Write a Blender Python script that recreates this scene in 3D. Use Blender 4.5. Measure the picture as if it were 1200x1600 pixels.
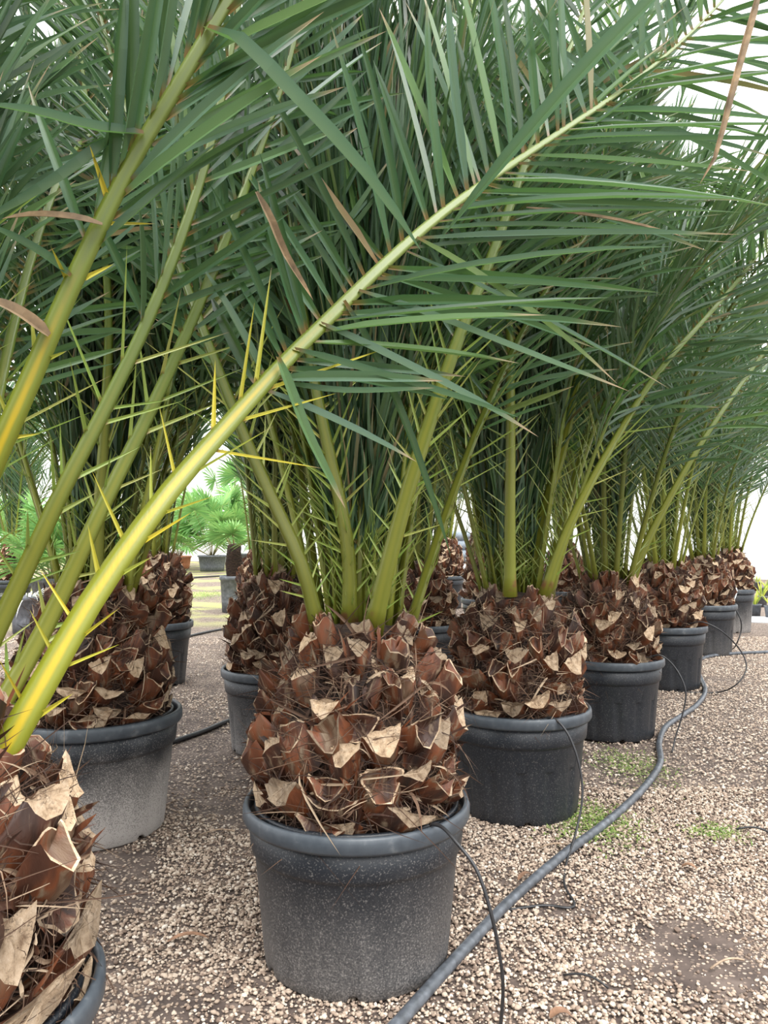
import bpy, math, random
import numpy as np
from mathutils import Vector, Matrix
PI = math.pi
C = bpy.context.scene.collection
for o in list(bpy.data.objects):
    bpy.data.objects.remove(o)

# ------------------------------------------------------------------ camera, sky, light, exposure
F, CAM_H = 1200.0, 1.093
PITCH = math.atan(40 / F)
cd = bpy.data.cameras.new('camera')
cd.sensor_fit = 'VERTICAL'; cd.sensor_height = 36; cd.sensor_width = 27
cd.lens = 36 * F / 1600
cd.clip_start = 0.02; cd.clip_end = 400
cam = bpy.data.objects.new('camera', cd); C.objects.link(cam)
cam.location = (0, 0, CAM_H); cam.rotation_euler = (PI / 2 + PITCH, 0, 0)
bpy.context.scene.camera = cam
FWD = Vector((0, math.cos(PITCH), math.sin(PITCH))); UP = Vector((0, -math.sin(PITCH), math.cos(PITCH)))
RIGHT = Vector((1, 0, 0)); EYE = Vector((0, 0, CAM_H))

world = bpy.data.worlds.new('overcast'); bpy.context.scene.world = world
world.use_nodes = True
wn = world.node_tree; wn.nodes.clear()
wo = wn.nodes.new('ShaderNodeOutputWorld'); wb = wn.nodes.new('ShaderNodeBackground')
wb.inputs['Color'].default_value = (0.97, 0.985, 1.0, 1); wb.inputs['Strength'].default_value = 1.0
# overcast dome: the zenith brighter than the horizon, the same all round
wt = wn.nodes.new('ShaderNodeTexCoord'); wsx = wn.nodes.new('ShaderNodeSeparateXYZ'); wr = wn.nodes.new('ShaderNodeMapRange')
wn.links.new(wt.outputs['Generated'], wsx.inputs[0]); wn.links.new(wsx.outputs['Z'], wr.inputs[0])
for _i, _x in enumerate((0.0, 1.0, 0.62, 1.75)): wr.inputs[_i + 1].default_value = _x
wn.links.new(wr.outputs[0], wb.inputs['Strength'])
wn.links.new(wb.outputs[0], wo.inputs[0])
sl = bpy.data.lights.new('veiled_sun', 'SUN'); sl.energy = 1.7; sl.angle = math.radians(40); sl.color = (1, 0.97, 0.93)
sun = bpy.data.objects.new('veiled_sun', sl); C.objects.link(sun)
sun.rotation_euler = (math.radians(30), 0, math.radians(18))
vs = bpy.context.scene.view_settings
bpy.context.scene.display_settings.display_device = 'sRGB'
vs.view_transform = 'Standard'; vs.look = 'None'; vs.gamma = 1; vs.use_curve_mapping = False
vs.exposure = 1.22


def W(px, py, d):
    """the world point that lies at depth d where the photograph shows (px, py)"""
    return EYE + d * (FWD + (px - 600) / F * RIGHT + (800 - py) / F * UP)


def G(px, py, z=0.0):
    v = FWD + (px - 600) / F * RIGHT + (800 - py) / F * UP
    return EYE + v * ((z - CAM_H) / v.z)


# ------------------------------------------------------------------ materials
def mat(name):
    m = bpy.data.materials.new(name); m.use_nodes = True
    nt = m.node_tree; b = nt.nodes['Principled BSDF']
    return m, nt, b


def N(nt, kind, **kw):
    n = nt.nodes.new('ShaderNode' + kind)
    for k, v in kw.items():
        if k.startswith('i_'):
            key = k[2:]
            n.inputs[int(key) if key.isdigit() else key.replace('_', ' ')].default_value = v
        else:
            setattr(n, k, v)
    return n


def ramp(nt, fac, stops):
    r = nt.nodes.new('ShaderNodeValToRGB'); e = r.color_ramp.elements
    while len(e) < len(stops):
        e.new(0.5)
    for el, (p, c) in zip(e, stops):
        el.position = p; el.color = (*c, 1) if len(c) == 3 else c
    nt.links.new(fac, r.inputs[0]); return r.outputs[0]


def mix(nt, fac, a, b, blend='MIX'):
    m = nt.nodes.new('ShaderNodeMix'); m.data_type = 'RGBA'; m.blend_type = blend
    for s, v in ((m.inputs[0], fac), (m.inputs[6], a), (m.inputs[7], b)):
        if hasattr(v, 'node'): nt.links.new(v, s)
        elif isinstance(v, (int, float)): s.default_value = v
        else: s.default_value = (*v, 1)
    return m.outputs[2]


def maths(nt, op, a, b=None, c=None, clamp=False):
    m = nt.nodes.new('ShaderNodeMath'); m.operation = op; m.use_clamp = clamp
    for s, v in zip(m.inputs, (a, b, c)):
        if v is None: continue
        if hasattr(v, 'node'): nt.links.new(v, s)
        else: s.default_value = v
    return m.outputs[0]


def remap(nt, v, a, b, c=0.0, d=1.0):
    m = nt.nodes.new('ShaderNodeMapRange'); m.interpolation_type = 'SMOOTHSTEP'
    nt.links.new(v, m.inputs[0])
    for i, x in enumerate((a, b, c, d)): m.inputs[i + 1].default_value = x
    return m.outputs[0]


def noise(nt, scale, detail=3, vec=None, rough=0.55):
    n = N(nt, 'TexNoise', i_Scale=scale, i_Detail=detail, i_Roughness=rough)
    if vec is not None: nt.links.new(vec, n.inputs['Vector'])
    return n


def bump(nt, b, h, strength, dist=0.01):
    k = N(nt, 'Bump', i_Strength=strength, i_Distance=dist)
    nt.links.new(h, k.inputs['Height']); nt.links.new(k.outputs[0], b.inputs['Normal'])


def tone(nt):
    a = N(nt, 'Attribute', attribute_name='tone'); s = N(nt, 'SeparateColor')
    nt.links.new(a.outputs['Color'], s.inputs[0]); return s.outputs


def translucent(nt, b, col, f):
    t = N(nt, 'BsdfTranslucent'); nt.links.new(col, t.inputs[0])
    mx = N(nt, 'MixShader'); mx.inputs[0].default_value = f
    nt.links.new(b.outputs[0], mx.inputs[1]); nt.links.new(t.outputs[0], mx.inputs[2])
    nt.links.new(mx.outputs[0], nt.nodes['Material Output'].inputs['Surface'])


def leaf_material(name, stops, trans=0.30, rough=0.36, tip=True, light=None):
    m, nt, b = mat(name)
    r, g, e = tone(nt)
    oi = N(nt, 'ObjectInfo')
    v = maths(nt, 'FRACT', maths(nt, 'ADD', r, oi.outputs['Random']))
    col = ramp(nt, v, stops)
    col = mix(nt, maths(nt, 'MULTIPLY', maths(nt, 'SUBTRACT', 1.0, e), 0.16), col, light or (0.30, 0.38, 0.14))
    if tip:
        dry = maths(nt, 'MULTIPLY', remap(nt, g, 0.80, 0.97), remap(nt, v, 0.35, 0.75))
        col = mix(nt, dry, col, (0.42, 0.30, 0.20))
    if tip: col = mix(nt, maths(nt, 'MULTIPLY', remap(nt, g, 0.07, 0.015), 0.75), col, (0.20, 0.09, 0.025))
    geo = N(nt, 'NewGeometry')
    col = mix(nt, maths(nt, 'MULTIPLY', geo.outputs['Backfacing'], 0.22), col, (0.16, 0.22, 0.15))
    nt.links.new(col, b.inputs['Base Color'])
    b.inputs['Roughness'].default_value = rough
    b.inputs['Specular IOR Level'].default_value = 0.5
    tc = mix(nt, 0.5, col, (0.20, 0.42, 0.08))
    translucent(nt, b, tc, trans)
    return m


M = {}
M['leaf'] = leaf_material('date_leaf', [(0, (0.013, 0.044, 0.021)), (0.3, (0.026, 0.078, 0.036)), (0.52, (0.046, 0.118, 0.052)),
                                        (0.75, (0.095, 0.165, 0.125)), (0.93, (0.10, 0.20, 0.055)), (0.97, (0.12, 0.17, 0.05)), (0.985, (0.26, 0.17, 0.09)), (1, (0.22, 0.14, 0.08))])
M['fan_leaf'] = leaf_material('fan_leaf', [(0, (0.13, 0.32, 0.09)), (0.5, (0.20, 0.44, 0.13)), (1, (0.32, 0.50, 0.15))], 0.35, 0.5, False)
M['grass'] = leaf_material('young_leaf', [(0, (0.30, 0.42, 0.03)), (0.5, (0.45, 0.52, 0.04)), (1, (0.60, 0.50, 0.05))], 0.35, 0.5, False)
M['weed'] = leaf_material('weed_leaf', [(0, (0.14, 0.24, 0.05)), (0.5, (0.22, 0.32, 0.07)), (1, (0.33, 0.36, 0.12))], 0.3, 0.6, False)
M['straw'] = leaf_material('pale_strand', [(0, (0.6, 0.6, 0.56)), (1, (0.8, 0.8, 0.77))], 0.2, 0.6, False, (0.8, 0.8, 0.77))
M['spine'] = leaf_material('spine_green', [(0, (0.20, 0.30, 0.05)), (0.5, (0.30, 0.38, 0.08)), (1, (0.42, 0.42, 0.12))], 0.15, 0.4, True)
M['spine_yellow'] = leaf_material('spine_yellow', [(0, (0.36, 0.35, 0.04)), (0.5, (0.50, 0.40, 0.03)), (1, (0.28, 0.34, 0.06))], 0.12, 0.4, True, (0.6, 0.5, 0.06))


def petiole_material(name, base, mid, far, band, rough=0.4):
    m, nt, b = mat(name)
    r, g, e = tone(nt)
    oi = N(nt, 'ObjectInfo')
    tc = N(nt, 'TexCoord')
    n = noise(nt, 14, 4, tc.outputs['Object'])
    gg = maths(nt, 'ADD', g, maths(nt, 'MULTIPLY', maths(nt, 'SUBTRACT', n.outputs[0], 0.5), 0.12))
    col = ramp(nt, gg, [(0.0, (0.22, 0.11, 0.04)), (0.012, base), (0.16, base), (0.34, mid), (0.9, far)])
    bandc = mix(nt, remap(nt, gg, 0.22, 0.42), band, far)
    col = mix(nt, maths(nt, 'MULTIPLY', remap(nt, maths(nt, 'ADD', e, maths(nt, 'MULTIPLY', n.outputs[0], 0.3)), 0.70, 1.10), 0.9), col, bandc)
    hsv = N(nt, 'HueSaturation'); nt.links.new(col, hsv.inputs['Color'])
    nt.links.new(maths(nt, 'MULTIPLY_ADD', oi.outputs['Random'], 0.45, 0.62), hsv.inputs['Value'])
    nt.links.new(hsv.outputs[0], b.inputs['Base Color'])
    b.inputs['Roughness'].default_value = rough
    mp = N(nt, 'Mapping'); mp.inputs['Scale'].default_value = (120, 120, 6)
    nt.links.new(tc.outputs['Object'], mp.inputs[0])
    bump(nt, b, noise(nt, 1, 2, mp.outputs[0]).outputs[0], 0.12, 0.004)
    return m


M['petiole'] = petiole_material('green_petiole', (0.20, 0.22, 0.025), (0.14, 0.20, 0.025), (0.15, 0.21, 0.045), (0.25, 0.26, 0.03))
M['petiole_yellow'] = petiole_material('yellow_petiole', (0.25, 0.27, 0.018), (0.18, 0.235, 0.025), (0.16, 0.215, 0.05), (0.60, 0.43, 0.010))

# pots
m, nt, b = mat('charcoal_plastic'); M['pot'] = m
tc = N(nt, 'TexCoord'); oi = N(nt, 'ObjectInfo'); sp = N(nt, 'SeparateXYZ'); nt.links.new(tc.outputs['Object'], sp.inputs[0])
big = noise(nt, 6, 4, tc.outputs['Object']); fine = noise(nt, 230, 2, tc.outputs['Object'])
speck = remap(nt, fine.outputs[0], 0.56, 0.70)
mp = N(nt, 'Mapping'); mp.inputs['Scale'].default_value = (30, 30, 2); nt.links.new(tc.outputs['Object'], mp.inputs[0])
streak = noise(nt, 1, 3, mp.outputs[0])
dustc = N(nt, 'SeparateColor'); nt.links.new(oi.outputs['Color'], dustc.inputs[0])
hz = maths(nt, 'ADD', sp.outputs[2], maths(nt, 'MULTIPLY', maths(nt, 'SUBTRACT', big.outputs[0], 0.5), 0.20))
low = maths(nt, 'MULTIPLY', remap(nt, hz, 0.36, -0.02), maths(nt, 'MULTIPLY', dustc.outputs[0], dustc.outputs[0]))
low = maths(nt, 'MULTIPLY', low, 1.5)
low = maths(nt, 'MULTIPLY', low, maths(nt, 'MULTIPLY', maths(nt, 'MULTIPLY_ADD', streak.outputs[0], 0.9, 0.5), remap(nt, fine.outputs[0], 0.30, 0.66, 0.45, 1.35)))
dust = maths(nt, 'ADD', low, maths(nt, 'MULTIPLY', speck, maths(nt, 'MULTIPLY_ADD', dustc.outputs[0], 0.25, 0.14)), clamp=True)
nt.links.new(mix(nt, dust, (0.009, 0.0125, 0.018), (0.42, 0.39, 0.365)), b.inputs['Base Color'])
nt.links.new(maths(nt, 'MULTIPLY_ADD', dust, 0.4, 0.42), b.inputs['Roughness'])
bump(nt, b, fine.outputs[0], 0.12, 0.002)

m, nt, b = mat('worn_rim'); M['rim'] = m
tc = N(nt, 'TexCoord'); big = noise(nt, 25, 4, tc.outputs['Object'])
nt.links.new(ramp(nt, big.outputs[0], [(0.3, (0.040, 0.050, 0.062)), (0.6, (0.065, 0.078, 0.092)), (0.8, (0.17, 0.18, 0.19))]), b.inputs['Base Color'])
b.inputs['Roughness'].default_value = 0.42
bump(nt, b, big.outputs[0], 0.1, 0.002)

m, nt, b = mat('pot_soil'); M['soil'] = m
tc = N(nt, 'TexCoord'); n = noise(nt, 90, 4, tc.outputs['Object'])
nt.links.new(ramp(nt, n.outputs[0], [(0.35, (0.012, 0.008, 0.006)), (0.6, (0.045, 0.03, 0.022)), (0.72, (0.20, 0.16, 0.12))]), b.inputs['Base Color'])
b.inputs['Roughness'].default_value = 0.95; bump(nt, b, n.outputs[0], 0.9, 0.01)

m, nt, b = mat('trunk_fibre'); M['trunk'] = m
tc = N(nt, 'TexCoord'); mp = N(nt, 'Mapping'); mp.inputs['Scale'].default_value = (18, 18, 60); nt.links.new(tc.outputs['Object'], mp.inputs[0])
n = noise(nt, 1.4, 5, mp.outputs[0])
nt.links.new(ramp(nt, n.outputs[0], [(0.3, (0.008, 0.004, 0.003)), (0.55, (0.03, 0.015, 0.009)), (0.75, (0.10, 0.055, 0.03))]), b.inputs['Base Color'])
b.inputs['Roughness'].default_value = 0.95; bump(nt, b, n.outputs[0], 1.0, 0.02)

m, nt, b = mat('leaf_base_bark'); M['bark'] = m
tc = N(nt, 'TexCoord'); oi = N(nt, 'ObjectInfo'); mp = N(nt, 'Mapping'); mp.inputs['Scale'].default_value = (70, 30, 9); nt.links.new(tc.outputs['Object'], mp.inputs[0])
va = N(nt, 'VectorMath', operation='ADD'); nt.links.new(mp.outputs[0], va.inputs[0]); nt.links.new(maths(nt, 'MULTIPLY', oi.outputs['Random'], 50), va.inputs[1])
n = noise(nt, 1, 4, va.outputs[0]); n2 = noise(nt, 0.25, 3, va.outputs[0])
c1 = ramp(nt, n2.outputs[0], [(0.30, (0.016, 0.008, 0.005)), (0.45, (0.055, 0.018, 0.008)), (0.57, (0.17, 0.050, 0.016)), (0.66, (0.11, 0.058, 0.03)), (0.8, (0.22, 0.15, 0.09))])
c1 = mix(nt, remap(nt, n.outputs[0], 0.53, 0.70), c1, (0.21, 0.15, 0.095))
nt.links.new(c1, b.inputs['Base Color']); b.inputs['Roughness'].default_value = 0.6; bump(nt, b, n.outputs[0], 0.6, 0.006)

m, nt, b = mat('cut_leaf_base'); M['cut'] = m
tc = N(nt, 'TexCoord'); oi = N(nt, 'ObjectInfo')
va = N(nt, 'VectorMath', operation='ADD'); nt.links.new(tc.outputs['Object'], va.inputs[0]); nt.links.new(maths(nt, 'MULTIPLY', oi.outputs['Random'], 9), va.inputs[1])
n = noise(nt, 45, 5, va.outputs[0], 0.7); vo = N(nt, 'TexVoronoi', feature='DISTANCE_TO_EDGE', i_Scale=18.0)
vadd = N(nt, 'VectorMath', operation='ADD'); nt.links.new(va.outputs[0], vadd.inputs[0])
sc_ = N(nt, 'VectorMath', operation='SCALE'); nt.links.new(n.outputs['Color'], sc_.inputs[0]); sc_.inputs['Scale'].default_value = 0.09
nt.links.new(sc_.outputs[0], vadd.inputs[1]); nt.links.new(vadd.outputs[0], vo.inputs['Vector'])
c1 = ramp(nt, n.outputs[0], [(0.30, (0.20, 0.12, 0.065)), (0.48, (0.46, 0.33, 0.21)), (0.68, (0.62, 0.48, 0.34))])
crack = remap(nt, vo.outputs['Distance'], 0.0, 0.022)
crack = maths(nt, 'MAXIMUM', crack, remap(nt, noise(nt, 14, 3, va.outputs[0]).outputs[0], 0.60, 0.48))
c1 = mix(nt, crack, (0.15, 0.085, 0.05), c1)
hsv = N(nt, 'HueSaturation'); nt.links.new(c1, hsv.inputs['Color'])
nt.links.new(maths(nt, 'MULTIPLY_ADD', oi.outputs['Random'], 0.75, 0.42), hsv.inputs['Value'])
nt.links.new(hsv.outputs[0], b.inputs['Base Color'])
b.inputs['Roughness'].default_value = 0.85; bump(nt, b, maths(nt, 'ADD', n.outputs[0], crack), 0.7, 0.006)

m, nt, b = mat('loose_fibre'); M['fibre'] = m
r, g, e = tone(nt)
nt.links.new(ramp(nt, r, [(0, (0.022, 0.011, 0.007)), (0.5, (0.065, 0.032, 0.018)), (0.8, (0.17, 0.10, 0.06)), (1, (0.45, 0.34, 0.23))]), b.inputs['Base Color'])
b.inputs['Roughness'].default_value = 0.8

m, nt, b = mat('gravel_stone'); M['stone'] = m
r, g, e = tone(nt); oi = N(nt, 'ObjectInfo'); tc = N(nt, 'TexCoord')
v = maths(nt, 'FRACT', maths(nt, 'ADD', r, oi.outputs['Random']))
nt.links.new(ramp(nt, v, [(0, (0.15, 0.105, 0.08)), (0.25, (0.28, 0.205, 0.155)), (0.6, (0.44, 0.345, 0.265)), (0.9, (0.58, 0.485, 0.39)), (1, (0.66, 0.59, 0.51))]), b.inputs['Base Color'])
b.inputs['Roughness'].default_value = 0.9

m, nt, b = mat('nursery_ground'); M['ground'] = m
tc = N(nt, 'TexCoord'); P = tc.outputs['Object']
big = noise(nt, 0.9, 5, P); mid = noise(nt, 9, 5, P); fine = noise(nt, 120, 3, P)
vo = N(nt, 'TexVoronoi', i_Scale=95.0); nt.links.new(P, vo.inputs['Vector'])
soil = ramp(nt, mid.outputs[0], [(0.3, (0.040, 0.028, 0.024)), (0.55, (0.105, 0.077, 0.064)), (0.75, (0.20, 0.155, 0.13))])
vsx = N(nt, 'SeparateColor'); nt.links.new(vo.outputs['Color'], vsx.inputs[0])
peb = ramp(nt, vsx.outputs[0], [(0, (0.20, 0.145, 0.115)), (0.5, (0.34, 0.26, 0.20)), (1, (0.50, 0.41, 0.33))])
sp = N(nt, 'SeparateXYZ'); nt.links.new(P, sp.inputs[0])
far = remap(nt, sp.outputs[1], 4.0, 9.0)
thr = maths(nt, 'ADD', maths(nt, 'MULTIPLY', far, 0.45), maths(nt, 'MULTIPLY', big.outputs[0], 0.6))
pm = maths(nt, 'MULTIPLY', remap(nt, maths(nt, 'ADD', maths(nt, 'MULTIPLY', vsx.outputs[1], 0.7), thr), 0.62, 0.80), remap(nt, vo.outputs['Distance'], 0.62, 0.35))
c1 = mix(nt, pm, soil, peb)
gp = maths(nt, 'MULTIPLY', maths(nt, 'MULTIPLY', remap(nt, sp.outputs[1], 8.5, 11), remap(nt, sp.outputs[0], 0.5, -1.5)), remap(nt, big.outputs[0], 0.42, 0.6))
c1 = mix(nt, maths(nt, 'MULTIPLY', gp, 0.7), c1, (0.42, 0.44, 0.14))
nt.links.new(c1, b.inputs['Base Color']); b.inputs['Roughness'].default_value = 0.95
bump(nt, b, maths(nt, 'ADD', maths(nt, 'MULTIPLY', pm, 0.7), mid.outputs[0]), 0.7, 0.012)


def plain(name, col, rough=0.5, nscale=30, var=0.25):
    m, nt, b = mat(name); tc = N(nt, 'TexCoord'); n = noise(nt, nscale, 4, tc.outputs['Object'])
    c2 = tuple(min(1, x * (1 + var * 2)) for x in col); c0 = tuple(x * (1 - var) for x in col)
    nt.links.new(ramp(nt, n.outputs[0], [(0.3, c0), (0.55, col), (0.8, c2)]), b.inputs['Base Color'])
    b.inputs['Roughness'].default_value = rough; return m


M['pipe'] = plain('grey_pipe', (0.085, 0.095, 0.11), 0.4, 35, 0.5)
M['tube'] = plain('black_tube', (0.022, 0.022, 0.024), 0.4)
M['white_tube'] = plain('white_tube', (0.6, 0.62, 0.62), 0.4)
M['film'] = plain('white_poly_film', (0.82, 0.84, 0.85), 0.6, 1.5, 0.03)
M['blue_pipe'] = plain('ribbed_pipe_grey', (0.26, 0.31, 0.36), 0.5)
M['dry'] = plain('dry_leaf', (0.22, 0.12, 0.07), 0.7, 40, 0.4)
M['dry_pale'] = plain('dried_leaflet', (0.24, 0.165, 0.09), 0.6, 30, 0.5)
M['wood'] = plain('dry_stick', (0.36, 0.26, 0.18), 0.8, 40, 0.4)
M['terracotta'] = plain('terracotta', (0.55, 0.22, 0.12), 0.8)
M['greypot'] = plain('grey_tub', (0.13, 0.14, 0.16), 0.6, 20, 0.4)
M['mat_white'] = plain('pale_sheet', (0.62, 0.64, 0.66), 0.6, 12, 0.15)


# ------------------------------------------------------------------ mesh helpers
class MB:
    def __init__(s):
        s.v, s.f, s.t, s.m = [], [], [], []

    def add(s, vs, fs, tones=None, mi=0):
        k = len(s.v); s.v += [tuple(x) for x in vs]
        s.f += [tuple(i + k for i in f) for f in fs]; s.m += [mi] * len(fs)
        s.t += tones if tones else [(0, 0, 0)] * len(vs)

    def mesh(s, name, mats, smooth=True):
        me = bpy.data.meshes.new(name); me.from_pydata(s.v, [], s.f)
        for x in (mats if isinstance(mats, list) else [mats]): me.materials.append(x)
        if any(s.m): me.polygons.foreach_set('material_index', s.m)
        me.polygons.foreach_set('use_smooth', [smooth] * len(s.f))
        at = me.color_attributes.new('tone', 'FLOAT_COLOR', 'POINT')
        a = np.ones((len(s.v), 4), np.float32); a[:, :3] = s.t
        at.data.foreach_set('color', a.ravel()); me.update(); return me

    def build(s, name, mats, parent=None, smooth=True):
        return link(name, s.mesh(name, mats, smooth), parent)


def link(name, me, parent=None):
    o = bpy.data.objects.new(name, me); C.objects.link(o)
    if parent: o.parent = parent
    return o


def thing(name, label, cat, loc=(0, 0, 0), group=None):
    o = bpy.data.objects.new(name, None); C.objects.link(o); o.location = loc
    o.empty_display_size = 0.1
    tag(o, label, cat, group); return o


def tag(o, label, cat, group=None):
    o['label'] = label; o['category'] = cat
    if group: o['group'] = group
    return o


def lathe(mb, prof, seg=64, mod=None, mi=0, closed=False):
    vs, fs = [], []
    n = len(prof)
    for i in range(seg):
        a = 2 * PI * i / seg
        for j, (r, z) in enumerate(prof):
            rr, zz = mod(a, j, r, z) if mod else (r, z)
            vs.append((rr * math.cos(a), rr * math.sin(a), zz))
    for i in range(seg):
        k = (i + 1) % seg
        for j in range(n if closed else n - 1):
            q = (j + 1) % n
            fs.append((i * n + j, k * n + j, k * n + q, i * n + q))
    mb.add(vs, fs, None, mi)


def catmull(pts, n):
    P = [Vector(p) for p in pts]
    P = [2 * P[0] - P[1]] + P + [2 * P[-1] - P[-2]]
    out = []; segs = len(P) - 3
    for i in range(n):
        u = i / (n - 1) * segs; k = min(int(u), segs - 1); t = u - k
        a, b, c, d = P[k:k + 4]
        out.append(0.5 * ((2 * b) + (c - a) * t + (2 * a - 5 * b + 4 * c - d) * t * t + (3 * b - a - 3 * c + d) * t ** 3))
    # even spacing
    L = [0]
    for i in range(1, n): L.append(L[-1] + (out[i] - out[i - 1]).length)
    res = []; j = 0
    for i in range(n):
        s = L[-1] * i / (n - 1)
        while j < n - 2 and L[j + 1] < s: j += 1
        f = (s - L[j]) / max(1e-9, L[j + 1] - L[j]); res.append(out[j].lerp(out[j + 1], min(1, max(0, f))))
    return res, L[-1]


def tube(mb, pts, r, seg=8, rfun=None, n=60):
    P, L = catmull(pts, n)
    vs, fs = [], []
    up = Vector((0, 0, 1))
    for i, p in enumerate(P):
        T = (P[min(i + 1, n - 1)] - P[max(i - 1, 0)]).normalized()
        S = T.cross(up)
        if S.length < 1e-3: S = Vector((1, 0, 0))
        S.normalize(); U = S.cross(T); rr = rfun(i / (n - 1)) if rfun else r
        for k in range(seg):
            a = 2 * PI * k / seg; vs.append(p + S * math.cos(a) * rr + U * math.sin(a) * rr)
    for i in range(n - 1):
        for k in range(seg):
            q = (k + 1) % seg
            fs.append((i * seg + k, i * seg + q, (i + 1) * seg + q, (i + 1) * seg + k))
    fs.append(tuple(range(seg))[::-1]); fs.append(tuple((n - 1) * seg + k for k in range(seg)))
    mb.add(vs, fs, [(0.5, 0, 0)] * len(vs))


WPROF = [(0, 0.40), (0.08, 0.85), (0.25, 1.0), (0.65, 0.88), (0.85, 0.55), (1, 0.0)]


def wprof(t):
    for (a, x), (b, y) in zip(WPROF, WPROF[1:]):
        if t <= b: return x + (y - x) * (t - a) / (b - a)
    return 0


def leaflet(mb, path, nrm, width, rnd, fold=0.85, prof=wprof):
    """a V-folded blade along the points of path, ending in a point"""
    n = len(path); vs, ts, fs = [], [], []
    for i in range(n - 1):
        t = i / (n - 1)
        T = (path[i + 1] - path[max(i - 1, 0)]).normalized()
        S = T.cross(nrm)
        if S.length < 1e-4: S = T.orthogonal()
        S.normalize(); U = S.cross(T)
        w = width * 0.5 * prof(t); h = w * fold
        vs += [path[i] - S * w + U * h, path[i], path[i] + S * w + U * h]
        ts += [(rnd, t, 1), (rnd, t, 0), (rnd, t, 1)]
    vs.append(path[-1]); ts.append((rnd, 1, 0.5))
    for i in range(n - 2):
        a = 3 * i; fs += [(a, a + 1, a + 4, a + 3), (a + 1, a + 2, a + 5, a + 4)]
    a = 3 * (n - 2); fs += [(a, a + 1, a + 3), (a + 1, a + 2, a + 3)]
    mb.add(vs, fs, ts)


def blade_path(p, d, length, droop, n, side=Vector((0, 0, 0))):
    out = []
    for i in range(n):
        t = i / (n - 1)
        out.append(p + d * (length * t) + droop * (length * t * t) + side * (length * t * t))
    return out


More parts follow.
